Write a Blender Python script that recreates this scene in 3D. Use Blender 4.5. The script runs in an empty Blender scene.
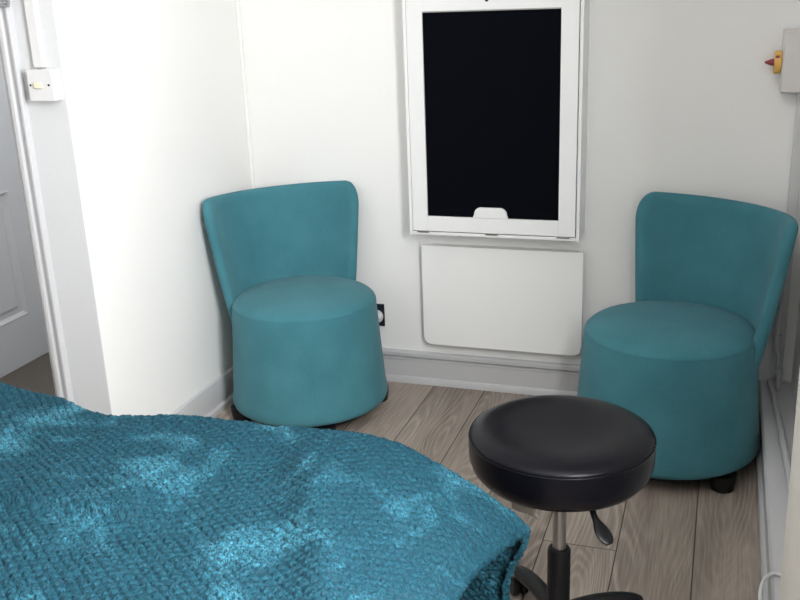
import bpy, bmesh, math, random
from mathutils import Vector, Matrix, noise
random.seed(4)
PI = math.pi
S = bpy.context.scene
COL = S.collection

# ------------------------------------------------------------ camera
F, PITCH, ROLL, YAW = 949.84, .315386, -.0393616, .334765
fwd = Vector((-math.sin(YAW), math.cos(YAW), 0)); rgt = Vector((math.cos(YAW), math.sin(YAW), 0)); up = Vector((0, 0, 1))
f2 = fwd*math.cos(PITCH) - up*math.sin(PITCH); u2 = up*math.cos(PITCH) + fwd*math.sin(PITCH)
r3 = rgt*math.cos(ROLL) + u2*math.sin(ROLL); u3 = -rgt*math.sin(ROLL) + u2*math.cos(ROLL)
cam = bpy.data.cameras.new('camera'); co = bpy.data.objects.new('camera', cam); COL.objects.link(co)
M = Matrix((r3, u3, -f2)).transposed().to_4x4(); M.translation = Vector((0, 0, 1.5)); co.matrix_world = M
cam.sensor_fit = 'HORIZONTAL'; cam.sensor_width = 36; cam.lens = 36*F/800; cam.clip_start = .02
S.camera = co

# ------------------------------------------------------------ world, daylight, exposure
w = bpy.data.worlds.new('world'); S.world = w; w.use_nodes = True
w.node_tree.nodes['Background'].inputs[0].default_value = (.80, .90, 1, 1)
w.node_tree.nodes['Background'].inputs[1].default_value = .6
def area(name, loc, rot, sx, sy, power, color):
    l = bpy.data.lights.new(name, 'AREA'); l.shape = 'RECTANGLE'; l.size = sx; l.size_y = sy; l.energy = power; l.color = color
    o = bpy.data.objects.new(name, l); COL.objects.link(o); o.location = loc; o.rotation_euler = rot; return o
area('window_daylight', (.305, 1.00, 1.62), (0, PI/2, 0), 1.10, .95, 142, (.97, .985, 1))        # daylight through the window beside the camera
area('hall_fill', (-2.35, 2.95, 2.3), (0, 0, 0), .5, .5, 8.5, (.95, .97, 1))               # added fill without a fixture, brightens the hall door behind the doorway
vs = S.view_settings
vs.view_transform = 'Standard'; vs.look = 'None'; vs.gamma = 1; vs.use_curve_mapping = False; vs.exposure = 0.08

# ------------------------------------------------------------ materials
def mat(name, col, rough=.5, metal=0, bump=0, bscale=200, spec=.5, var=0, vscale=3, sheen=0, coat=0):
    m = bpy.data.materials.new(name); m.use_nodes = True; nt = m.node_tree; N = nt.nodes; L = nt.links
    b = N['Principled BSDF']; b.inputs['Base Color'].default_value = (*col, 1); b.inputs['Roughness'].default_value = rough
    b.inputs['Metallic'].default_value = metal; b.inputs['Specular IOR Level'].default_value = spec
    b.inputs['Sheen Weight'].default_value = sheen; b.inputs['Coat Weight'].default_value = coat
    tc = N.new('ShaderNodeTexCoord')
    n = N.new('ShaderNodeTexNoise'); n.inputs['Scale'].default_value = vscale; n.inputs['Detail'].default_value = 5; L.new(tc.outputs['Object'], n.inputs['Vector'])
    if var:
        r = N.new('ShaderNodeMixRGB'); r.inputs[1].default_value = (*[c*(1-var) for c in col], 1); r.inputs[2].default_value = (*[min(1, c*(1+var)) for c in col], 1)
        L.new(n.outputs['Fac'], r.inputs[0]); L.new(r.outputs[0], b.inputs['Base Color'])
    if bump:
        n2 = N.new('ShaderNodeTexNoise'); n2.inputs['Scale'].default_value = bscale; n2.inputs['Detail'].default_value = 3; L.new(tc.outputs['Object'], n2.inputs['Vector'])
        bp = N.new('ShaderNodeBump'); bp.inputs['Strength'].default_value = bump; bp.inputs['Distance'].default_value = .002
        L.new(n2.outputs['Fac'], bp.inputs['Height']); L.new(bp.outputs[0], b.inputs['Normal'])
    return m
wallm = mat('wall_paint', (.86, .85, .83), .75, bump=.25, bscale=60, var=.015, vscale=1.5)
ceilm = mat('ceiling_paint', (.85, .85, .84), .8, var=.01)
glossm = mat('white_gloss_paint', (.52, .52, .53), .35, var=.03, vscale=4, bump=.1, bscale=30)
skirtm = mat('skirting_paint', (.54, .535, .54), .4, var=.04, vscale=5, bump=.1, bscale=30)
doorm = mat('door_paint', (.70, .71, .73), .4, var=.02)
cabm = mat('cabinet_white_lacquer', (.82, .82, .815), .4, var=.01)
flapm = mat('flap_white_laminate', (.86, .855, .84), .45, var=.01)
blackb = mat('black_board_surface', (.0012, .0018, .004), .8, var=.3, vscale=6, spec=.06)
plastw = mat('white_plastic', (.64, .635, .635), .35, var=.02)
plastold = mat('aged_white_plastic', (.66, .63, .60), .5, var=.08, vscale=14)
cream = mat('cream_rocker', (.78, .70, .50), .3, var=.03)
blackp = mat('black_plastic', (.004, .004, .005), .42, var=.2, vscale=20, spec=.3)
wallshade = mat('wall_paint_shaded', (.61, .615, .62), .75, bump=.25, bscale=60, var=.015, vscale=1.5)  # darker copy of the wall paint: shade on the doorway wall put into the colour
blackm = mat('black_metal', (.010, .010, .011), .38, metal=.0, var=.2, vscale=20)
chrome = mat('brushed_steel', (.42, .41, .40), .35, metal=1, var=.1, vscale=30)
darkp = mat('dark_socket_plate', (.010, .014, .022), .3, var=.1)
yel = mat('yellow_plastic', (.72, .42, .10), .45, var=.05, vscale=30)
redp = mat('dark_red_plastic', (.25, .03, .05), .4, var=.1, vscale=30)
tagm = mat('clear_care_tag', (.42, .38, .33), .4, var=.1)
curtm = mat('pale_curtain_fabric', (.62, .60, .55), .9, bump=.4, bscale=400, var=.03)
carpet = mat('hall_carpet', (.12, .105, .09), .95, bump=.8, bscale=250, var=.15, vscale=60)
metalpat = mat('patterned_metal', (.35, .35, .37), .3, metal=.9, var=.8, vscale=120)
padm = mat('couch_vinyl', (.75, .74, .72), .5, var=.02)
woodleg = mat('couch_beech', (.45, .30, .17), .5, var=.1)

def fabric():
    m = mat('teal_wool_fabric', (.05, .22, .27), .9, sheen=.08, spec=.15)
    nt = m.node_tree; N = nt.nodes; L = nt.links; b = N['Principled BSDF']
    b.inputs['Sheen Roughness'].default_value = .5
    tc = N.new('ShaderNodeTexCoord')
    n = N.new('ShaderNodeTexNoise'); n.inputs['Scale'].default_value = 350; n.inputs['Detail'].default_value = 4; L.new(tc.outputs['Object'], n.inputs['Vector'])
    n2 = N.new('ShaderNodeTexNoise'); n2.inputs['Scale'].default_value = 7; n2.inputs['Detail'].default_value = 4; L.new(tc.outputs['Object'], n2.inputs['Vector'])
    a = N.new('ShaderNodeMath'); a.operation = 'MULTIPLY_ADD'; L.new(n.outputs['Fac'], a.inputs[0]); a.inputs[1].default_value = .5; 
    s = N.new('ShaderNodeMath'); s.operation = 'MULTIPLY'; L.new(n2.outputs['Fac'], s.inputs[0]); s.inputs[1].default_value = .5; L.new(s.outputs[0], a.inputs[2])
    r = N.new('ShaderNodeValToRGB'); r.color_ramp.elements[0].position = .35; r.color_ramp.elements[0].color = (.043, .165, .200, 1)
    r.color_ramp.elements[1].position = .68; r.color_ramp.elements[1].color = (.070, .225, .268, 1)
    L.new(a.outputs[0], r.inputs[0]); L.new(r.outputs[0], b.inputs['Base Color'])
    bp = N.new('ShaderNodeBump'); bp.inputs['Strength'].default_value = .35; bp.inputs['Distance'].default_value = .0015
    L.new(n.outputs['Fac'], bp.inputs['Height']); L.new(bp.outputs[0], b.inputs['Normal'])
    return m
fabm = fabric()

def leather():
    m = mat('black_vinyl', (.003, .003, .005), .34, spec=.18)
    nt = m.node_tree; N = nt.nodes; L = nt.links; b = N['Principled BSDF']
    tc = N.new('ShaderNodeTexCoord')
    v = N.new('ShaderNodeTexVoronoi'); v.inputs['Scale'].default_value = 420; L.new(tc.outputs['Object'], v.inputs['Vector'])
    n = N.new('ShaderNodeTexNoise'); n.inputs['Scale'].default_value = 9; L.new(tc.outputs['Object'], n.inputs['Vector'])
    mr = N.new('ShaderNodeMapRange'); mr.inputs['To Min'].default_value = .24; mr.inputs['To Max'].default_value = .36; L.new(n.outputs['Fac'], mr.inputs['Value']); L.new(mr.outputs[0], b.inputs['Roughness'])
    bp = N.new('ShaderNodeBump'); bp.inputs['Strength'].default_value = .25; bp.inputs['Distance'].default_value = .0008
    L.new(v.outputs['Distance'], bp.inputs['Height']); L.new(bp.outputs[0], b.inputs['Normal'])
    return m
leath = leather()

def floor_mat():
    m = bpy.data.materials.new('grey_oak_laminate'); m.use_nodes = True; nt = m.node_tree; N = nt.nodes; L = nt.links; b = N['Principled BSDF']
    geo = N.new('ShaderNodeNewGeometry'); sep = N.new('ShaderNodeSeparateXYZ'); L.new(geo.outputs['Position'], sep.inputs[0])
    def mth(op, a, b_=None, c=None):
        x = N.new('ShaderNodeMath'); x.operation = op
        for i, v in enumerate((a, b_, c)):
            if v is None: continue
            if isinstance(v, (int, float)): x.inputs[i].default_value = v
            else: L.new(v, x.inputs[i])
        return x.outputs[0]
    W = .2045; LEN = 1.28
    px = mth('DIVIDE', mth('ADD', sep.outputs['X'], .005 + W*40), W)
    row = mth('FLOOR', px); fx = mth('FRACT', px)
    # rows: the row between x=-.417 and -.2095 (row 38) has its joint at y=2.343
    off = mth('ADD', mth('MULTIPLY', mth('GREATER_THAN', row, 38.5), .5), mth('ADD', mth('MULTIPLY', mth('LESS_THAN', row, 36.5), .88), mth('MULTIPLY', mth('COMPARE', row, 37, .1), .5)))
    py = mth('ADD', mth('DIVIDE', mth('SUBTRACT', sep.outputs['Y'], 2.343), LEN), off)
    pl = mth('FLOOR', py); fy = mth('FRACT', py)
    cid = N.new('ShaderNodeCombineXYZ'); L.new(row, cid.inputs[0]); L.new(pl, cid.inputs[1])
    wn = N.new('ShaderNodeTexWhiteNoise'); wn.noise_dimensions = '3D'; L.new(cid.outputs[0], wn.inputs['Vector'])
    # grain coordinates, shifted for each plank
    cv = N.new('ShaderNodeCombineXYZ'); L.new(sep.outputs['X'], cv.inputs[0]); L.new(sep.outputs['Y'], cv.inputs[1])
    ad = N.new('ShaderNodeVectorMath'); ad.operation = 'MULTIPLY_ADD'; L.new(wn.outputs['Color'], ad.inputs[0]); ad.inputs[1].default_value = (7, 9, 5); L.new(cv.outputs[0], ad.inputs[2])
    mp = N.new('ShaderNodeMapping'); mp.inputs['Scale'].default_value = (1, .16, 1); L.new(ad.outputs[0], mp.inputs[0])
    # cathedral figure: contour lines of a stretched noise field
    n1 = N.new('ShaderNodeTexNoise'); n1.inputs['Scale'].default_value = 6.5; n1.inputs['Detail'].default_value = 1.5; n1.inputs['Roughness'].default_value = .35; L.new(mp.outputs[0], n1.inputs['Vector'])
    rings = mth('SINE', mth('MULTIPLY', n1.outputs['Fac'], 170))
    r01 = mth('MULTIPLY_ADD', rings, .5, .5)
    mp2 = N.new('ShaderNodeMapping'); mp2.inputs['Scale'].default_value = (1, .035, 1); L.new(ad.outputs[0], mp2.inputs[0])
    n2 = N.new('ShaderNodeTexNoise'); n2.inputs['Scale'].default_value = 180; n2.inputs['Detail'].default_value = 4; L.new(mp2.outputs[0], n2.inputs['Vector'])
    n3 = N.new('ShaderNodeTexNoise'); n3.inputs['Scale'].default_value = 9; n3.inputs['Detail'].default_value = 3; L.new(mp.outputs[0], n3.inputs['Vector'])
    ng = N.new('ShaderNodeTexNoise'); ng.inputs['Scale'].default_value = 7; L.new(mp.outputs[0], ng.inputs['Vector'])
    gate = N.new('ShaderNodeMapRange'); gate.inputs['From Min'].default_value = .42; gate.inputs['From Max'].default_value = .62; L.new(ng.outputs['Fac'], gate.inputs['Value'])
    rr_ = mth('MULTIPLY', mth('SUBTRACT', mth('POWER', r01, 2.0), .4), mth('MULTIPLY_ADD', gate.outputs[0], .16, .03))
    t = mth('ADD', mth('ADD', rr_, .11), mth('MULTIPLY', n2.outputs['Fac'], .42))
    t = mth('ADD', t, mth('MULTIPLY', n3.outputs['Fac'], .45))
    t = mth('ADD', t, mth('MULTIPLY_ADD', wn.outputs['Value'], .16, -.08))
    cr = N.new('ShaderNodeValToRGB'); e = cr.color_ramp.elements
    e[0].position = .32; e[0].color = (.17, .135, .113, 1); e[1].position = .82; e[1].color = (.52, .44, .375, 1)
    k = e.new(.56); k.color = (.34, .282, .238, 1)
    L.new(t, cr.inputs[0])
    # seams
    ex = mth('MINIMUM', fx, mth('SUBTRACT', 1, fx)); ey = mth('MINIMUM', fy, mth('SUBTRACT', 1, fy))
    sx = mth('GREATER_THAN', ex, .0085); sy = mth('GREATER_THAN', ey, .0012); sm = mth('MULTIPLY', sx, sy)
    mx = N.new('ShaderNodeMixRGB'); mx.inputs[1].default_value = (.045, .032, .026, 1); L.new(sm, mx.inputs[0]); L.new(cr.outputs[0], mx.inputs[2])
    L.new(mx.outputs[0], b.inputs['Base Color']); b.inputs['Roughness'].default_value = .5; b.inputs['Specular IOR Level'].default_value = .35
    bp = N.new('ShaderNodeBump'); bp.inputs['Strength'].default_value = .4; bp.inputs['Distance'].default_value = .0012
    L.new(mth('MULTIPLY', sm, mth('MULTIPLY_ADD', n2.outputs['Fac'], .2, .8)), bp.inputs['Height']); L.new(bp.outputs[0], b.inputs['Normal'])
    return m

def throw_mat():
    m = bpy.data.materials.new('teal_waffle_velour'); m.use_nodes = True; nt = m.node_tree; N = nt.nodes; L = nt.links; b = N['Principled BSDF']
    tc = N.new('ShaderNodeTexCoord')
    # crushed pile: where the nap is brushed flat it takes the sheen
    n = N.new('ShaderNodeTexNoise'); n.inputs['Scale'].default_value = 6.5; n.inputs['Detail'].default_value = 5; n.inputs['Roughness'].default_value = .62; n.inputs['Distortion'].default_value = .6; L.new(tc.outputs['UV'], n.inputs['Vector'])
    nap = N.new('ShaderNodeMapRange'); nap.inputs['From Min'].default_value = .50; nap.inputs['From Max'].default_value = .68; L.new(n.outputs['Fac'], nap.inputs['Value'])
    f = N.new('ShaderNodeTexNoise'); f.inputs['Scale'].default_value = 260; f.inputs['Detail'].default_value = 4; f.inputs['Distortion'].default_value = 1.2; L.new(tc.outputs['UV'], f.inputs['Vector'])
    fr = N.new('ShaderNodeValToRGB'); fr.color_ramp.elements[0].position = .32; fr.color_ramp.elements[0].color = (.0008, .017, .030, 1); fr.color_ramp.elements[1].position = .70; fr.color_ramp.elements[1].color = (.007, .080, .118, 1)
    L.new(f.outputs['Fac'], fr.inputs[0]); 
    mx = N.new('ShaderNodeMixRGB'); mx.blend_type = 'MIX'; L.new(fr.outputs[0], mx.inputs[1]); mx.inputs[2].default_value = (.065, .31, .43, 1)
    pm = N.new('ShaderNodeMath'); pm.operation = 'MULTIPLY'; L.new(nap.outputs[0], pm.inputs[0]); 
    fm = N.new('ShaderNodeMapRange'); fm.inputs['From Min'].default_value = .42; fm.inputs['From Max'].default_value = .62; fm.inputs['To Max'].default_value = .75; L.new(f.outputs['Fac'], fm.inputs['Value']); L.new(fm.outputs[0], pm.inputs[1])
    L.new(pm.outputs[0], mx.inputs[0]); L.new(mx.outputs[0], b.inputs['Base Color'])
    sh = N.new('ShaderNodeMapRange'); sh.inputs['To Min'].default_value = .0; sh.inputs['To Max'].default_value = .12; L.new(nap.outputs[0], sh.inputs['Value']); L.new(sh.outputs[0], b.inputs['Sheen Weight'])
    b.inputs['Sheen Tint'].default_value = (.45, .85, 1, 1); b.inputs['Sheen Roughness'].default_value = .35
    ro = N.new('ShaderNodeMapRange'); ro.inputs['To Min'].default_value = .62; ro.inputs['To Max'].default_value = .40; L.new(nap.outputs[0], ro.inputs['Value']); L.new(ro.outputs[0], b.inputs['Roughness'])
    b.inputs['Specular IOR Level'].default_value = .25
    bp = N.new('ShaderNodeBump'); bp.inputs['Strength'].default_value = .9; bp.inputs['Distance'].default_value = .004
    L.new(f.outputs['Fac'], bp.inputs['Height']); L.new(bp.outputs[0], b.inputs['Normal'])
    return m

# ------------------------------------------------------------ mesh helpers
def obj(name, bm, m, parent=None, smooth=True, bevel=0, angle=35, recalc=True):
    if recalc: bmesh.ops.recalc_face_normals(bm, faces=bm.faces)
    me = bpy.data.meshes.new(name); bm.to_mesh(me); bm.free(); me.materials.append(m)
    o = bpy.data.objects.new(name, me); COL.objects.link(o)
    if parent: o.parent = parent
    if smooth:
        for p in me.polygons: p.use_smooth = True
        if angle < 170: me.set_sharp_from_angle(angle=math.radians(angle))
    if bevel:
        md = o.modifiers.new('bevel', 'BEVEL'); md.width = bevel; md.segments = 3; md.limit_method = 'ANGLE'; md.angle_limit = .6; md.harden_normals = False
    return o
def box(bm, x0, x1, y0, y1, z0, z1):
    v = [bm.verts.new((x, y, z)) for x in (x0, x1) for y in (y0, y1) for z in (z0, z1)]
    for f in ((0, 1, 3, 2), (4, 6, 7, 5), (0, 4, 5, 1), (2, 3, 7, 6), (0, 2, 6, 4), (1, 5, 7, 3)): bm.faces.new([v[i] for i in f])
def boxes(*bs):
    bm = bmesh.new()
    for b in bs: box(bm, *b)
    return bm
def lathe(bm, prof, c=(0, 0, 0), n=64, M=None):
    rings = []
    for r, z in prof:
        if r < 1e-6: rings.append([bm.verts.new((0, 0, z))])
        else: rings.append([bm.verts.new((r*math.cos(2*PI*i/n), r*math.sin(2*PI*i/n), z)) for i in range(n)])
    for a, b in zip(rings, rings[1:]):
        for i in range(n):
            j = (i+1) % n
            if len(a) == 1 and len(b) == 1: continue
            if len(a) == 1: bm.faces.new((a[0], b[i], b[j]))
            elif len(b) == 1: bm.faces.new((a[i], a[j], b[0]))
            else: bm.faces.new((a[i], a[j], b[j], b[i]))
    vs_ = [v for r in rings for v in r]
    if M is not None: bmesh.ops.transform(bm, matrix=M, verts=vs_)
    bmesh.ops.translate(bm, vec=c, verts=vs_)
    return bm
def tube(bm, pts, rad, n=12, caps=True):
    pts = [Vector(p) for p in pts]; rings = []
    rads = rad if isinstance(rad, (list, tuple)) else [rad]*len(pts)
    ref = Vector((0, 0, 1))
    for i, p in enumerate(pts):
        t = (pts[min(i+1, len(pts)-1)] - pts[max(i-1, 0)]).normalized()
        if abs(t.dot(ref)) > .95: ref = Vector((1, 0, 0))
        a = t.cross(ref).normalized(); b_ = t.cross(a).normalized(); ref = -b_ if i == 0 else ref
        rings.append([bm.verts.new(p + a*rads[i]*math.cos(2*PI*k/n) + b_*rads[i]*math.sin(2*PI*k/n)) for k in range(n)])
    for a, b_ in zip(rings, rings[1:]):
        for k in range(n): bm.faces.new((a[k], a[(k+1) % n], b_[(k+1) % n], b_[k]))
    if caps: bm.faces.new(rings[0]); bm.faces.new(rings[-1])
    return bm
def bez(p0, p1, p2, p3, n=12):
    p0, p1, p2, p3 = map(Vector, (p0, p1, p2, p3))
    return [p0*(1-t)**3 + p1*3*t*(1-t)**2 + p2*3*t*t*(1-t) + p3*t**3 for t in [i/n for i in range(n+1)]]
def prism(bm, outline, axis, a0, a1):
    """extrude a 2-D outline along an axis: 'x' -> (y,z), 'y' -> (x,z), 'z' -> (x,y)"""
    def P(p, a): return {'x': (a, p[0], p[1]), 'y': (p[0], a, p[1]), 'z': (p[0], p[1], a)}[axis]
    A = [bm.verts.new(P(p, a0)) for p in outline]; B = [bm.verts.new(P(p, a1)) for p in outline]; n = len(A)
    bm.faces.new(A); bm.faces.new(B[::-1])
    for i in range(n): bm.faces.new((A[i], A[(i+1) % n], B[(i+1) % n], B[i]))
    return bm
def thing(name, label, cat, loc=(0, 0, 0), rz=0, group=None):
    o = bpy.data.objects.new(name, None); COL.objects.link(o); o.location = loc; o.rotation_euler = (0, 0, rz); o.empty_display_size = .1
    return tag(o, label, cat, group)
def tag(o, label, cat, group=None):
    o['label'] = label; o['category'] = cat
    if group: o['group'] = group
    return o
def struct(o): o['kind'] = 'structure'; return o

# ------------------------------------------------------------ room shell
YB, XL, XR, YS, CH = 3.355, -1.772, .28, 2.29, 2.4
struct(obj('floor', boxes((-3.6, XR+.02, -1.6, YS+.05, -.05, 0), (XL-.05, XR+.02, YS+.05, YB+.02, -.05, 0)), floor_mat(), smooth=False))
struct(obj('floor_hall', boxes((-3.0, XL-.1, YS+.05, 3.75, -.05, .004)), carpet, smooth=False))
struct(obj('ceiling', boxes((-3.6, XR+.02, -1.6, 3.8, CH, CH+.05)), ceilm, smooth=False))
struct(obj('wall_back', boxes((XL-.02, XR+.1, YB, YB+.1, 0, CH)), wallm, smooth=False))
struct(obj('wall_left', boxes((XL-.1, XL, YS, YB+.02, 0, CH)), wallm, smooth=False))
WY0, WY1, WZ0, WZ1 = .45, 1.55, 1.02, 2.2
struct(obj('wall_right', boxes((XR, XR+.1, -1.6, WY0, 0, CH), (XR, XR+.1, WY1, YB+.02, 0, CH), (XR, XR+.1, WY0, WY1, 0, WZ0), (XR, XR+.1, WY0, WY1, WZ1, CH)), wallm, smooth=False))
struct(obj('wall_front', boxes((-3.6, XR+.1, -1.7, -1.6, 0, CH)), wallm, smooth=False))
struct(obj('wall_far_left', boxes((-3.7, -3.6, -1.7, YS+.1, 0, CH)), wallm, smooth=False))
DX0, DX1, DZ = -2.72, -1.960, 2.0
struct(obj('wall_doorway', boxes((-3.6, DX0, YS, YS+.1, 0, CH), (DX1, XL-.1+.0005, YS, YS+.1, 0, CH), (DX1, XL, YS-.003, YS, 0, CH), (DX0, DX1, YS, YS+.1, DZ, CH)), wallshade, smooth=False))
struct(obj('wall_hall', boxes((-2.97, -2.87, YS+.1, 3.75, 0, CH), (-2.97, XL-.1, 3.7, 3.8, 0, CH)), wallm, smooth=False))
# door casing (architrave) with stepped moulding round the doorway
def casing(xe, dirn, z1):
    w = .054
    prof = [(0, 0), (0, -.010), (.006, -.016), (.016, -.016), (.022, -.011), (.034, -.013), (.044, -.022), (.050, -.022), (.054, -.016), (.054, 0)]
    bm = bmesh.new(); prism(bm, [(xe + dirn*a, YS + b) for a, b in prof], 'z', 0, z1); return bm
struct(obj('trim_1', casing(DX1, 1, DZ+.05), glossm))
struct(obj('trim_2', casing(DX0, -1, DZ+.05), glossm))
struct(obj('trim_3', boxes((DX0-.05, DX1+.05, YS-.018, YS, DZ, DZ+.055)), glossm, bevel=.003))
struct(obj('trim_4', boxes((DX1-.016, DX1, YS, YS+.1, 0, DZ), (DX0, DX0+.016, YS, YS+.1, 0, DZ)), glossm, smooth=False))
# skirting boards
def skirting(name, pts_prof, axis, a0, a1):
    bm = bmesh.new(); prism(bm, pts_prof, axis, a0, a1); return struct(obj(name, bm, skirtm))
def sk(base, s):   # profile going away from the wall by s
    P = [(0, 0), (.026, 0), (.026, .018), (.021, .026), (.016, .028), (.016, .095), (.019, .099), (.019, .104), (.008, .108), (.008, .112), (.022, .114), (.022, .128), (.017, .133), (0, .133)]
    return [(base + s*a, z) for a, z in P]
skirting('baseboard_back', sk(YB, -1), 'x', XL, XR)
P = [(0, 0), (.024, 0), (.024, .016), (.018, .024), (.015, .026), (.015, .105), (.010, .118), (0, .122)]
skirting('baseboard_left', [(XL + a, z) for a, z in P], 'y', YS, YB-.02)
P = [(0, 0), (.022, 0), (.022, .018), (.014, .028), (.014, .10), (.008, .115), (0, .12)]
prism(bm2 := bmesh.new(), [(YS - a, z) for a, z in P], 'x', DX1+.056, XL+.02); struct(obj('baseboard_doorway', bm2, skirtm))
# boxed-in ledge with its own skirting along the right wall
BX = .167
bm = bmesh.new(); prism(bm, [(XR, 0), (BX, 0), (BX, .03), (BX+.006, .038), (BX+.010, .040), (BX+.010, .118), (BX+.006, .124), (BX+.006, .132), (BX+.012, .14), (XR, .14)], 'y', -1.6, YB-.02)
struct(obj('baseboard_right', bm, skirtm))
# seam bead in the corner left/back
struct(obj('trim_5', boxes((XL, XL+.014, YB-.009, YB, .133, CH)), wallm, bevel=.002))
# the hall door on the far side of the doorway
def panel_door(name):
    X1, X0 = -2.83, -2.868; y0, y1 = 2.50, 3.300; t = .012
    st = [(y0, y0+.105), (y0+.345, y0+.455), (y1-.105, y1)]; rails = [(.006, .215), (.765, .93), (1.40, 1.50), (1.86, 1.98)]
    bm = bmesh.new(); box(bm, X0, X1-t, y0, y1, .006, 1.98)
    for a, b in st: box(bm, X1-t, X1, a, b, .006, 1.98)
    for a, b in rails:
        for (c, d) in ((st[0][1], st[1][0]), (st[1][1], st[2][0])): box(bm, X1-t, X1, c, d, a, b)
    o = obj(name, bm, doorm, smooth=False); struct(o)
    k = 0
    for (c, d) in ((st[0][1], st[1][0]), (st[1][1], st[2][0])):
        for (a, b) in ((.215, .765), (.93, 1.40), (1.50, 1.86)):
            bm = bmesh.new(); m_ = .028
            for i, (ins, h) in enumerate(((0, 0), (.010, -.010), (.024, -.008), (.045, -.002))):
                pass
            rings = []
            for ins, x in ((0, X1), (.006, X1+.002), (.014, X1-.004), (.022, X1-.009), (.040, X1-.009), (.056, X1-.003)):
                rings.append([bm.verts.new((x, yy, zz)) for yy, zz in ((c+ins, a+ins), (d-ins, a+ins), (d-ins, b-ins), (c+ins, b-ins))])
            for r0, r1 in zip(rings, rings[1:]):
                for i in range(4): bm.faces.new((r0[i], r0[(i+1) % 4], r1[(i+1) % 4], r1[i]))
            bm.faces.new(rings[-1])
            obj('door_panel', bm, doorm, o, smooth=False)
    return o
panel_door('door_1')
struct(obj('trim_6', boxes((-2.87, -2.845, 3.304, 3.345, .004, 2.04), (-2.87, -2.81, 3.345, 3.40, .004, 2.04), (-2.87, -2.81, 2.40, 2.455, .004, 2.04), (-2.87, -2.81, 2.40, 3.40, 1.99, 2.05)), doorm, bevel=.002))
# window beside the camera (lights the room)
wf = boxes((XR+.03, XR+.08, WY0, WY0+.05, WZ0, WZ1), (XR+.03, XR+.08, WY1-.05, WY1, WZ0, WZ1), (XR+.03, XR+.08, WY0, WY1, WZ0, WZ0+.05), (XR+.03, XR+.08, WY0, WY1, WZ1-.05, WZ1), (XR+.035, XR+.075, .98, 1.02, WZ0, WZ1))
win = struct(obj('window_1', wf, glossm, smooth=False))
obj('window_sill', boxes((XR-.03, XR+.05, WY0-.03, WY1+.03, WZ0-.025, WZ0)), glossm, win, bevel=.004)
gm = bpy.data.materials.new('window_glass'); gm.use_nodes = True; N = gm.node_tree.nodes; L = gm.node_tree.links
tr = N.new('ShaderNodeBsdfTransparent'); gl = N.new('ShaderNodeBsdfGlossy'); gl.inputs['Roughness'].default_value = .02; mxs = N.new('ShaderNodeMixShader'); fz = N.new('ShaderNodeFresnel')
L.new(fz.outputs[0], mxs.inputs[0]); L.new(tr.outputs[0], mxs.inputs[1]); L.new(gl.outputs[0], mxs.inputs[2]); L.new(mxs.outputs[0], N['Material Output'].inputs[0])
obj('window_pane', boxes((XR+.052, XR+.056, WY0+.05, WY1-.05, WZ0+.05, WZ1-.05)), gm, win, smooth=False)

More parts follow.
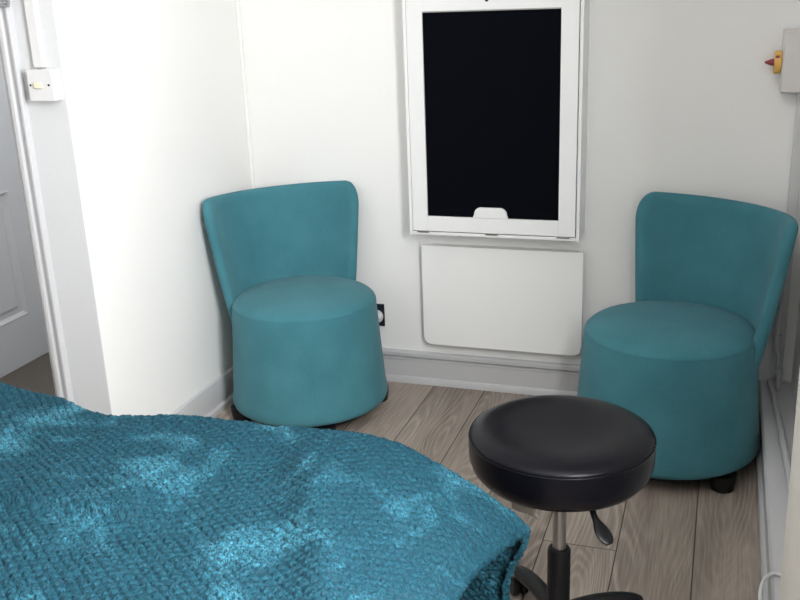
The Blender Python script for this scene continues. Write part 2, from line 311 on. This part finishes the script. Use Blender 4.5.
# ------------------------------------------------------------ tub chairs
def chair(label, loc, face, foot0, group, size=1):
    """face = direction (deg) in which the backrest lies"""
    t = thing('tub_chair', label, 'chair', (*loc, 0), 0, group)
    t.scale = (size, size, 1.018)
    RT, RB = .262, .292
    # drum body with rounded hem and upper edge
    def rb(z): return RB + (RT-RB)*((z-.045)/(.43-.045))**.85
    prof = [(0, .054), (RB-.05, .054), (RB-.018, .056), (RB-.006, .063), (RB, .078)]
    for i in range(1, 13): z = .078 + (.422-.078)*i/12; prof.append((rb(z), z))
    prof += [(RT-.001, .427)]
    bm = bmesh.new(); lathe(bm, prof, n=96); obj('base_cover', bm, fabm, t, angle=60)
    # seat pad, soft rounded shoulder and low crown
    prof = [(RT-.003, .4255), (RT-.0015, .428), (RT-.0035, .434), (RT-.009, .4405), (RT-.018, .447), (RT-.032, .4525), (RT-.055, .458), (RT-.09, .463), (RT-.14, .467), (RT-.2, .4685), (0, .469)]
    bm = bmesh.new(); lathe(bm, prof, n=96); obj('seat', bm, fabm, t, angle=80)
    bm = bmesh.new(); tube(bm, [((RT-.0012)*math.cos(a), (RT-.0012)*math.sin(a), .4265) for a in [2*PI*i/96 for i in range(97)]], .0014, 8); obj('piping', bm, fabm, t, angle=180)
    # backrest: shell that flares upwards, soft rounded rim
    A = math.radians(65.5); f0 = math.radians(face); TH = .040
    bm = bmesh.new(); na, nz = 56, 34
    def top(a):  # a in -1..1
        z = .789 + .014*a*a
        return z
    def ang(a, z):      # half angle widens towards the top
        k = max(0, (z-.42)/.40)
        return f0 + a*(A + math.radians(3) - math.radians(2)*k)
    def ri(z):
        k = max(0, (z-.42)/.40)
        return .246 + .064*k**.9 if z > .42 else min(rb(z)-.016, .246 + (.42-z)*.3)
    ZB = .30
    def pt(a, v, side):
        zt = top(a); c = .095                            # rounded upper corners
        z = ZB + (zt-ZB)*v
        # superellipse corner: pull angle in near the top
        wdt = 1.0
        if z > zt-c:
            q = (z-(zt-c))/c; wdt = 1 - (1-math.sqrt(max(0, 1-q**2.2)))*.17
        # bottom taper below the seat
        zz = z
        r = ri(zz)
        # rim roundness
        e = 1
        de = min(1, (1-abs(a))/.10); e = math.sqrt(1-(1-de)**2)
        dt = min(1, (zt-z)/.03); e2 = math.sqrt(max(0, 1-(1-dt)**2)); e = min(e, e2)
        tk_ = TH*max(.1, min(1, (z-.28)/.14)); r = r + tk_/2 + side*tk_/2*e
        an = ang(a*wdt, zz)
        return Vector((r*math.cos(an), r*math.sin(an), z))
    def sp(i, n): x = -1 + 2*i/n; return math.sin(x*PI/2)*.35 + x*.65
    G = {}
    for side in (-1, 1):
        for i in range(na+1):
            for j in range(nz+1):
                v = 1-(1-j/nz)**1.5
                if side == 1 and (i in (0, na) or j == nz): G[side, i, j] = G[-1, i, j]; continue
                G[side, i, j] = bm.verts.new(pt(sp(i, na), v, side))
    for side in (-1, 1):
        for i in range(na):
            for j in range(nz):
                q = [G[side, i, j], G[side, i+1, j], G[side, i+1, j+1], G[side, i, j+1]]
                u = []
                [u.append(x) for x in q if x not in u]
                try: bm.faces.new(u if side == 1 else u[::-1])
                except ValueError: pass
    for i in range(na):
        q = [G[-1, i, 0], G[-1, i+1, 0], G[1, i+1, 0], G[1, i, 0]]; u = []
        [u.append(x) for x in q if x not in u]
        bm.faces.new(u)
    bmesh.ops.remove_doubles(bm, verts=bm.verts, dist=1e-5)
    obj('backrest', bm, fabm, t, angle=180)
    bm = bmesh.new(); lathe(bm, [(0, .030), (.240, .030), (.245, .034), (.245, .056), (0, .056)], n=64); obj('base_plate', bm, blackp, t)
    for k in range(4):
        a = math.radians(foot0 + 90*k); bm = bmesh.new()
        lathe(bm, [(0, 0), (.030, 0), (.034, .004), (.040, .040), (.040, .055), (0, .055)], c=(.262*math.cos(a), .262*math.sin(a), 0), n=24)
        obj('foot', bm, blackp, t)
    return t
g = 'teal tub chairs against the back wall'
chair('teal fabric tub chair in the left corner by the black socket', (-1.415, 3.004), 135.5, 34, g)
chair('teal fabric tub chair in the right corner, behind the black stool', (-.125, 2.958), 49.5, -45, g, 1.02)

# ------------------------------------------------------------ wall cabinet
cab = thing('wall_cabinet', 'white wall-mounted cabinet with a black board in its framed front', 'cabinet', (-.762, YB, .645))
def rel(bm, loc): bmesh.ops.translate(bm, vec=-Vector(loc), verts=bm.verts); return bm
CL = (-.762, YB, .645)
cx0, cx1, cz0, cz1, cy = -1.073, -.454, .645, 1.515, 3.225
tw = .012
obj('cabinet_body', rel(boxes((cx0, cx0+tw, cy, YB, cz0, cz1), (cx1-tw, cx1, cy, YB, cz0, cz1), (cx0+tw, cx1-tw, cy, YB, cz0, cz0+tw), (cx0+tw, cx1-tw, cy, YB, cz1-tw, cz1), (cx0+tw, cx1-tw, YB-.02, YB, cz0+tw, cz1-tw)), CL), cabm, cab, bevel=.0015)
dx0, dx1, dz0, dz1 = cx0+tw+.0025, cx1-tw-.0025, cz0+tw+.004, cz1-tw-.003
bx0, bx1, bz0, bz1 = -1.002, -.527, .716, 1.427
fr = obj('door_frame', rel(boxes((dx0, bx0, cy-.004, cy+.016, dz0, dz1), (bx1, dx1, cy-.004, cy+.016, dz0, dz1), (bx0, bx1, cy-.004, cy+.016, dz0, bz0), (bx0, bx1, cy-.004, cy+.016, bz1, dz1)), CL), cabm, cab, bevel=.001)
obj('black_board', rel(boxes((bx0, bx1, cy+.004, cy+.012, bz0, bz1)), CL), blackb, cab, smooth=False)
# thin bright metal edge along the top of the board
obj('board_edge', rel(boxes((bx0, bx1, cy, cy+.004, bz1-.004, bz1)), CL), chrome, cab, smooth=False)
# finger pull: white half-round cut at the bottom of the board
out = [(-.836, bz0-.002), (-.700, bz0-.002)]
pts = []
for i in range(9): a = PI/2*i/8; pts.append((-.700-.002-.024*(math.sin(a)), 0))
hw, hh = .0655, .038
cxp = -.769
outl = [(cxp-hw, bz0-.001)]
for i in range(9): a = PI - PI/2*i/8; outl.append((cxp-hw+.006+.024+.024*math.cos(a), bz0+hh-.026+.026*math.sin(a)))
for i in range(9): a = PI/2 - PI/2*i/8; outl.append((cxp+hw-.006-.024+.024*math.cos(a), bz0+hh-.026+.026*math.sin(a)))
outl.append((cxp+hw, bz0-.001))
bm = bmesh.new(); prism(bm, outl, 'y', cy-.006, cy+.006); obj('finger_pull', rel(bm, CL), cabm, cab, bevel=.003)
for xx in (-1.02, -.765, -.51):
    obj('hinge', rel(boxes((xx-.022, xx+.022, cy-.007, cy+.004, dz0-.006, dz0+.001)), CL), chrome, cab, bevel=.001)
bm = bmesh.new(); lathe(bm, [(0, 0), (.006, 0), (.006, .004), (0, .004)], n=20, M=Matrix.Rotation(PI/2, 4, 'X')); bmesh.ops.translate(bm, vec=(-.775, cy-.003, 1.458), verts=bm.verts)
obj('lock', rel(bm, CL), blackp, cab)

# ------------------------------------------------------------ folded-down flap below the cabinet
fl = thing('wall_flap', 'plain white flap with rounded bottom corners hanging below the wall cabinet', 'panel', (-.76, YB, .18))
FL = (-.76, YB, .18)
fx0, fx1, fz0, fz1, R = -1.056, -.449, .186, .583, .035
o_ = [(fx0, fz1), (fx0, fz0+R)]
o_ += [(fx0+R-R*math.cos(a), fz0+R-R*math.sin(a)) for a in [PI/2*i/8 for i in range(1, 9)]]
o_ += [(fx1-R+R*math.sin(a), fz0+R-R*math.cos(a)) for a in [PI/2*i/8 for i in range(0, 9)]]
o_ += [(fx1, fz1)]
bm = bmesh.new(); prism(bm, o_, 'y', 3.302, 3.320); obj('flap_board', rel(bm, FL), flapm, fl, bevel=.0015)
obj('wall_batten', rel(boxes((fx0+.03, fx1-.03, 3.320, YB, fz1-.05, fz1-.004)), FL), flapm, fl, bevel=.0015)

# ------------------------------------------------------------ sockets, switch, trunking, isolator
so = thing('wall_socket', 'black double wall socket half hidden behind the left tub chair', 'socket', (-1.306, YB, .228))
SL = (-1.306, YB, .228)
obj('face_plate', rel(boxes((-1.378, -1.233, YB-.008, YB, .228, .320)), SL), darkp, so, bevel=.002)
for xx in (-1.345, -1.268):
    obj('rocker', rel(boxes((xx-.006, xx+.006, YB-.012, YB-.007, .300, .313)), SL), darkp, so, bevel=.001)
bm = bmesh.new(); lathe(bm, [(0, 0), (.026, 0), (.027, .004), (.024, .020), (.018, .028), (0, .030)], n=32, M=Matrix.Rotation(PI/2, 4, 'X'))
bmesh.ops.translate(bm, vec=(-1.263, YB-.008, .270), verts=bm.verts)
pg = thing('plug', 'white plug pushed into the black wall socket', 'plug', (-1.263, YB-.008, .270)); obj('plug_body', rel(bm, (-1.263, YB-.008, .270)), plastw, pg)
bm = bmesh.new(); tube(bm, bez((-1.263, YB-.020, .250), (-1.263, YB-.022, .20), (-1.29, YB-.022, .16), (-1.36, YB-.030, .138), 14), .0035, 8); obj('cable', rel(bm, (-1.263, YB-.008, .270)), plastw, pg)

sw = thing('light_switch', 'square white light switch with a cream rocker beside the doorway', 'switch', (-1.849, YS, 1.235))
WL = (-1.849, YS, 1.235)
x0, x1, z0, z1 = -1.867, -1.781, 1.239, 1.327
obj('back_box', rel(boxes((x0+.001, x1-.001, YS-.030, YS, z0+.001, z1-.001)), WL), plastw, sw, bevel=.002)
obj('face_plate', rel(boxes((x0, x1, YS-.038, YS-.030, z0, z1)), WL), plastw, sw, bevel=.003)
obj('rocker', rel(boxes((-1.842, -1.816, YS-.045, YS-.037, 1.275, 1.292)), WL), cream, sw, bevel=.003)
for xx in (-1.856, -1.795):
    bm = bmesh.new(); lathe(bm, [(0, 0), (.0032, 0), (.0032, .0015), (0, .0015)], n=14, M=Matrix.Rotation(PI/2, 4, 'X')); bmesh.ops.translate(bm, vec=(xx, YS-.0378, 1.284), verts=bm.verts)
    obj('screw', rel(bm, WL), blackm, sw)
tk = obj('cable_trunking', boxes((-1.852, -1.820, YS-.020, YS, 1.331, CH)), plastw, bevel=.002)
tag(tk, 'white cable trunking rising straight up from the light switch', 'trunking')

iso = thing('isolator_box', 'aged white box with a yellow rotary knob at the right edge', 'box', (.20, YB, 1.14))
IL = (.20, YB, 1.14)
obj('box_body', rel(boxes((.157, .262, YB-.085, YB, 1.145, 1.338)), IL), plastold, iso, bevel=.005)
obj('box_lid', rel(boxes((.160, .259, YB-.093, YB-.085, 1.148, 1.335)), IL), plastold, iso, bevel=.003)
Rx = Matrix.Rotation(-PI/2, 4, 'Y')
kc = (.157, YB-.05, 1.238)
bm = bmesh.new(); lathe(bm, [(0, 0), (.033, 0), (.036, .003), (.036, .020), (.033, .023), (0, .023)], n=40, M=Rx); bmesh.ops.translate(bm, vec=kc, verts=bm.verts)
kn = obj('rotary_knob', rel(bm, IL), yel, iso)
bm = bmesh.new(); lathe(bm, [(0, 0), (.012, 0), (.009, .012), (.003, .026), (0, .028)], n=20, M=Rx); bmesh.ops.translate(bm, vec=(.134, YB-.05, 1.238), verts=bm.verts); obj('pointer', rel(bm, IL), redp, kn)
obj('knob_mark', rel(boxes((.137, .149, YB-.0825, YB-.0775, 1.251, 1.261)), IL), redp, kn, smooth=False)
tk2 = obj('cable_trunking', boxes((.214, .246, YB-.022, YB, .135, 1.145)), plastw, bevel=.002)
tag(tk2, 'white cable trunking dropping down from the aged isolator box', 'trunking')
# ornate plate at the top of the casing
pl_ = thing('finger_plate', 'small silvery patterned plate fixed high on the doorway casing', 'plate', (-1.945, YS-.022, 1.503))
bm = bmesh.new(); box(bm, -.012, .050, -.006, 0, -.008, .13); obj('plate', bm, metalpat, pl_, bevel=.002)
for k in range(6):
    bm = bmesh.new(); bmesh.ops.create_icosphere(bm, subdivisions=2, radius=.005, matrix=Matrix.Translation((0+.018*(k % 3), -.007, .004+.020*(k//3)))); obj('stud', bm, metalpat, pl_)

# pipes behind the right chair
bm = bmesh.new(); tube(bm, [(.206, 3.30, .155), (.214, 3.2, .157), (.233, 2.68, .157), (.262, 1.85, .155)], .009, 12)
tag(obj('heating_pipe', bm, glossm), 'thin white painted pipe along the ledge behind the right chair', 'pipe')
bm = bmesh.new(); tube(bm, [(.232, 3.26, .14), (.230, 3.26, .20), (.226, 3.26, .24)] + bez((.226, 3.26, .25), (.225, 3.26, .28), (.214, 3.24, .29), (.214, 3.24, .33), 6) + [Vector((.216, 3.24, .50))], .008, 12)
for z in (.20, .33): lathe(bm, [(0, 0), (.013, 0), (.013, .018), (0, .018)], c=(.214 if z > .3 else .229, 3.24 if z > .3 else 3.26, z), n=18)
tag(obj('riser_pipe', bm, glossm), 'short white upright pipe with collars behind the right chair', 'pipe')
bm = bmesh.new(); pts = [(.146, 1.99), (.148, 2.035), (.158, 2.085), (.180, 2.115), (.205, 2.10), (.22, 2.05)]
P3 = []
for i in range(len(pts)-1):
    a = pts[max(i-1, 0)]; b_ = pts[i]; c = pts[i+1]; d = pts[min(i+2, len(pts)-1)]
    for k in range(6):
        t = k/6
        P3.append(Vector([.5*((2*b_[q]) + (-a[q]+c[q])*t + (2*a[q]-5*b_[q]+4*c[q]-d[q])*t*t + (-a[q]+3*b_[q]-3*c[q]+d[q])*t**3) for q in (0, 1)] + [.146]))
tube(bm, P3, .0045, 10)
tag(obj('cable', bm, plastw), 'white cable looping over the ledge in the bottom right corner', 'cable')

# ------------------------------------------------------------ curtain
def curtain():
    cp = [(.262, 1.66), (.225, 1.665), (.175, 1.655), (.1465, 1.61), (.155, 1.54), (.188, 1.49), (.205, 1.44), (.175, 1.38), (.160, 1.32), (.185, 1.27), (.215, 1.235), (.235, 1.20)]
    bm = bmesh.new(); L_ = []
    for i in range(len(cp)-1):
        a = cp[max(i-1, 0)]; b_ = cp[i]; c = cp[i+1]; d = cp[min(i+2, len(cp)-1)]
        for k in range(6):
            t = k/6; L_.append([.5*((2*b_[q]) + (-a[q]+c[q])*t + (2*a[q]-5*b_[q]+4*c[q]-d[q])*t*t + (-a[q]+3*b_[q]-3*c[q]+d[q])*t**3) for q in (0, 1)])
    nz = 40; R_ = []
    for j in range(nz+1):
        z = .16 + (2.24-.16)*j/nz; R_.append([bm.verts.new((p[0] + .002*math.sin(z*5+i*.3), p[1], z)) for i, p in enumerate(L_)])
    for a, b_ in zip(R_, R_[1:]):
        for i in range(len(L_)-1): bm.faces.new((a[i], a[i+1], b_[i+1], b_[i]))
    t = thing('curtain', 'pale grey curtain hanging at the right edge of the picture', 'curtain', (.2, 1.4, .16))
    o = obj('curtain_fabric', rel(bm, (.2, 1.4, .16)), curtm, t, angle=180); md = o.modifiers.new('s', 'SOLIDIFY'); md.thickness = .003
    r = bmesh.new(); tube(r, [(.22, -.3, 2.255), (.22, 1.75, 2.255)], .012, 16)
    rd = tag(obj('curtain_rail', r, chrome), 'steel curtain rail above the window in the right wall', 'rail')
    for y in (-.25, 1.71): obj('bracket', boxes((.22, XR, y-.01, y+.01, 2.247, 2.262)), chrome, rd)
curtain()

# ------------------------------------------------------------ stool
st = thing('swivel_stool', 'round black vinyl swivel stool with steel gas lift column', 'stool', (-.299, 1.905, 0))
SZ = .573    # top of the seat
RS = .203
prof = [(0, SZ-.116), (RS-.060, SZ-.116), (RS-.036, SZ-.113), (RS-.018, SZ-.104), (RS-.006, SZ-.088), (RS, SZ-.068), (RS+.001, SZ-.040), (RS-.001, SZ-.020)]
bm = bmesh.new(); lathe(bm, prof, n=96); obj('seat_side', bm, leath, st, angle=180)
prof = [(RS-.003, SZ-.021), (RS-.002, SZ-.017), (RS-.006, SZ-.012), (RS-.016, SZ-.006), (RS-.034, SZ-.001), (RS-.06, SZ), (RS-.09, SZ-.003), (RS-.13, SZ-.009), (0, SZ-.014)]
bm = bmesh.new(); lathe(bm, prof, n=96); obj('seat_top', bm, leath, st, angle=180)
bm = bmesh.new(); tube(bm, [((RS-.001)*math.cos(a), (RS-.001)*math.sin(a), SZ-.020) for a in [2*PI*i/120 for i in range(121)]], .0022, 8); pp = obj('piping', bm, leath, st, angle=180)
bm = bmesh.new()
for i in range(200):
    a = 2*PI*i/200; rr = RS-.0025
    m4 = Matrix.Translation((rr*math.cos(a), rr*math.sin(a), SZ-.0152)) @ Matrix.Rotation(a, 4, 'Z') @ Matrix.Diagonal((.0012, .0022, .0010, 1))
    bmesh.ops.create_cube(bm, size=1.6, matrix=m4)
obj('stitching', bm, blackp, pp, smooth=False)
obj('seat_plate', boxes((-.08, .08, -.07, .07, SZ-.132, SZ-.113)), blackm, st, bevel=.004)
bm = bmesh.new(); lathe(bm, [(0, .25), (.0155, .25), (.0155, SZ-.12), (0, SZ-.12)], n=32); obj('gas_lift', bm, chrome, st)
bm = bmesh.new(); lathe(bm, [(0, .06), (.027, .06), (.0265, .262), (.024, .267), (.019, .269), (.0155, .269)], n=32); obj('column_sleeve', bm, blackp, st)
# lever: bent arm with flat paddle, points to the front right
bm = bmesh.new()
d = Vector((.05, -.12, -.085))
a0 = Vector((.056, -.020, SZ-.118)); a1 = Vector((.070, -.060, SZ-.126)); a2 = Vector((.072, -.092, SZ-.150)); a3 = Vector((.092, -.125, SZ-.172)); 
path = bez(a0, a1, Vector((.078, -.085, SZ-.135)), Vector((.091, -.105, SZ-.152)), 8) + bez(Vector((.091, -.105, SZ-.152)), Vector((.103, -.120, SZ-.166)), Vector((.118, -.133, SZ-.178)), Vector((.127, -.144, SZ-.188)), 8)[1:]
wid = [.007]*9 + [.009, .0130, .0165, .0180, .0185, .0178, .0150, .008]
rings = []
for i, p in enumerate(path):
    t = (path[min(i+1, len(path)-1)]-path[max(i-1, 0)]).normalized(); side = t.cross(Vector((0, 0, 1))).normalized(); nn = side.cross(t).normalized(); W_ = wid[i]
    h = .0055 if i < 9 else .0042
    rings.append([bm.verts.new(p + side*W_*math.cos(q) + nn*h*math.sin(q)) for q in [2*PI*k/14 for k in range(14)]])
for a, b_ in zip(rings, rings[1:]):
    for k in range(14): bm.faces.new((a[k], a[(k+1) % 14], b_[(k+1) % 14], b_[k]))
bm.faces.new(rings[0]); bm.faces.new(rings[-1])
obj('lever', bm, blackp, st, angle=70)
bm = bmesh.new()   # creased clear care tag peeping from under the seat
T = [[Vector((-.088+.062*i/4+.006*j/4, -.128-.030*i/4+.004*j/4, SZ-.1155-.030*j/4+.002*math.sin(i*1.5+j))) for i in range(5)] for j in range(5)]
vv = [[bm.verts.new(p) for p in r] for r in T]
for j in range(4):
    for i in range(4): bm.faces.new((vv[j][i], vv[j][i+1], vv[j+1][i+1], vv[j+1][i]))
o = obj('care_tag', bm, tagm, st); md = o.modifiers.new('s', 'SOLIDIFY'); md.thickness = .0006
bm = bmesh.new(); lathe(bm, [(0, .058), (.04, .058), (.045, .065), (.042, .096), (.03, .106), (0, .106)], n=32); obj('hub', bm, blackp, st)
for k in range(4):
    a = math.radians(127 + 90*k); ca, sa = math.cos(a), math.sin(a)
    leg = bmesh.new(); P_ = bez((.02*ca, .02*sa, .088), (.08*ca, .08*sa, .098), (.15*ca, .15*sa, .090), (.222*ca, .222*sa, .064), 12)
    tube(leg, P_, [.021]*10 + [.020, .019, .014], 14); lg = obj('leg', leg, blackp, st, angle=60)
    c = Vector((.218*ca, .218*sa, 0)); sd = Vector((-sa, ca, 0))
    bm = bmesh.new(); lathe(bm, [(0, .046), (.006, .046), (.006, .075), (0, .075)], c=c, n=12); obj('caster_stem', bm, chrome, lg)
    for s in (-1, 1):
        bm = bmesh.new(); Mx = Matrix.Rotation(a, 4, 'Z') @ Matrix.Rotation(PI/2, 4, 'X')
        lathe(bm, [(0, -.009), (.020, -.009), (.025, -.005), (.025, .005), (.020, .009), (0, .009)], n=28, M=Mx)
        bmesh.ops.translate(bm, vec=c + sd*s*.012 + Vector((0, 0, .025)), verts=bm.verts); obj('caster_wheel', bm, blackp, lg)

# ------------------------------------------------------------ treatment couch and throw
TT = .632
cz = thing('treatment_couch', 'padded treatment couch hidden beneath the teal throw', 'couch', (-1.5, 1.27, 0))
CLo = (-1.5, 1.27, 0)
bm = boxes((-2.35, -.80, .95, 1.585, TT-.07, TT-.010)); obj('padded_top', rel(bm, CLo), padm, cz, bevel=.03)
obj('frame', rel(boxes((-2.30, -.84, .99, 1.01, TT-.15, TT-.07), (-2.30, -.84, 1.53, 1.55, TT-.15, TT-.07), (-2.30, -2.28, 1.01, 1.53, TT-.15, TT-.07), (-.86, -.84, 1.01, 1.53, TT-.15, TT-.07)), CLo), woodleg, cz, bevel=.003)
for x in (-2.26, -.88):
    for y in (1.0, 1.54):
        obj('leg', rel(boxes((x-.025, x+.025, y-.02, y+.02, 0, TT-.07)), CLo), woodleg, cz, bevel=.004)

def smooth(x, a, b):
    t = max(0, min(1, (x-a)/(b-a))); return t*t*(3-2*t)
def throw():
    bm = bmesh.new(); uvl = bm.loops.layers.uv.new('UVMap')
    YN, YF, RR = .93, 1.635, .045
    HN, HF = .22, .42          # drape lengths near and far
    top_len = (YF-YN) - 2*RR; arc = RR*PI/2
    TL = HN + arc + top_len + arc + HF
    XA, nx = -2.0, 820
    nv = 520
    def section(s):
        """arc length -> (y, z offset from the top, outward normal)"""
        if s < HN: return YN, -RR-(HN-s), (-1, 0)
        s -= HN
        if s < arc: a = s/RR; return YN+RR-RR*math.cos(a), -RR+RR*math.sin(a), (-math.cos(a), math.sin(a))
        s -= arc
        if s < top_len: return YN+RR+s, 0, (0, 1)
        s -= top_len
        if s < arc: a = s/RR; return YF-RR+RR*math.sin(a), -RR+RR*math.cos(a), (math.sin(a), math.cos(a))
        s -= arc
        return YF, -RR-s, (1, 0)
    V = []; U = []
    for j in range(nv+1):
        s = TL*j/nv; y, dz, (ny, nz) = section(s)
        # where the throw ends on the right
        yt = max(0, min(1, (y-1.30)/(1.60-1.30)))
        xe = -.378 + .055*yt**1.6
        if s > TL-HF: xe = -.323 - .045*smooth(s, TL-HF-.02, TL-HF+.17)
        row = []; ur = []
        for i in range(nx+1):
            t = i/nx; x = XA + (xe-XA)*t
            xo = x
            d_ = max(0, x+.66)
            z = TT + .012 - 1.05*d_*d_ + dz
            yy = y
            # broad soft humps, a fold step and the dip in the far edge
            far = smooth(y, 1.25, 1.62)
            z += (.037*smooth(-x, 1.38, 1.75) - .014*math.exp(-((x+.80)/.13)**2) + .012*math.exp(-((x+1.06)/.12)**2))*far
            yy += .02*math.sin(x*7+.8)*far*.6 - .030*math.exp(-((x+1.24)/.10)**2)*far
            z += .010*math.sin(x*9 + y*5)*smooth(y, .95, 1.2) + .012*math.exp(-(((x+.95)-.35*(y-1.3))/.09)**2)
            z += .010*math.exp(-(((x+.62)+.5*(y-1.3))/.035)**2)*(1-smooth(y, 1.35, 1.6)) - .008*math.exp(-(((x+.70)+.5*(y-1.3))/.045)**2)
            z += .020*smooth(y, 1.165+.10*(x+1.2), 1.185+.10*(x+1.2))*smooth(-x, .82, 1.0)*(1-.8*smooth(y, 1.2, 1.5))
            # drape waviness
            wv = smooth(-dz, .03, .2); yy += ny*wv*(.012*math.sin(x*14) + .006*math.sin(x*31))
            # end rim rolls down a little
            q = max(0, (x-(xe-.03))/.03); z -= .010*q*q*nz
            # waffle pile: staggered diamond cells
            P_ = .0135; wx = .0035*noise.noise(Vector((x*22, s*22, 1))); ws = .0035*noise.noise(Vector((x*22, s*22, 9))); a = (x+wx)/P_; b_ = (s+ws)/(P_*.72)
            c1 = abs(math.sin(PI*(a+b_)/2)); c2 = abs(math.sin(PI*(a-b_)/2)); cell = math.sqrt(min(c1, c2))
            h = .0068*min(1, cell*1.3)
            h += .0016*noise.noise(Vector((x*60, s*60, 0))) + .0030*noise.noise(Vector((x*190, s*190, 3))) + .006*noise.noise(Vector((x*12, s*12, 7)))
            row.append(bm.verts.new((x, yy + ny*h, z + nz*h))); ur.append((x, s))
            last = (x, yy, z)
        for k in range(1, 11):                    # thick hem turned under
            a = PI*.98*k/10; r = .013; h = .005*noise.noise(Vector((k*.5, s*90, 5))) + .003*noise.noise(Vector((k*1.3, s*220, 2)))
            off = r - (r+h)*math.cos(a) if k > 3 else r - r*math.cos(a)
            row.append(bm.verts.new((last[0] + (r+h)*math.sin(a), last[1] - ny*off + ny*.004, last[2] - nz*off + nz*.004))); ur.append((last[0] + r*a, s))
        V.append(row); U.append(ur)
    for j in range(nv):
        for i in range(nx+10):
            f = bm.faces.new((V[j][i], V[j][i+1], V[j+1][i+1], V[j+1][i]))
            for l, (a, b_) in zip(f.loops, ((j, i), (j, i+1), (j+1, i+1), (j+1, i))): l[uvl].uv = U[a][b_]
    # rounded hem: thickness on the inside
    o = obj('throw_blanket', bm, throw_mat(), angle=180, recalc=False)
    md = o.modifiers.new('s', 'SOLIDIFY'); md.thickness = .006; md.offset = -1
    return o
tag(throw(), 'crushed teal velour throw with a waffle texture draped over the treatment couch', 'blanket')
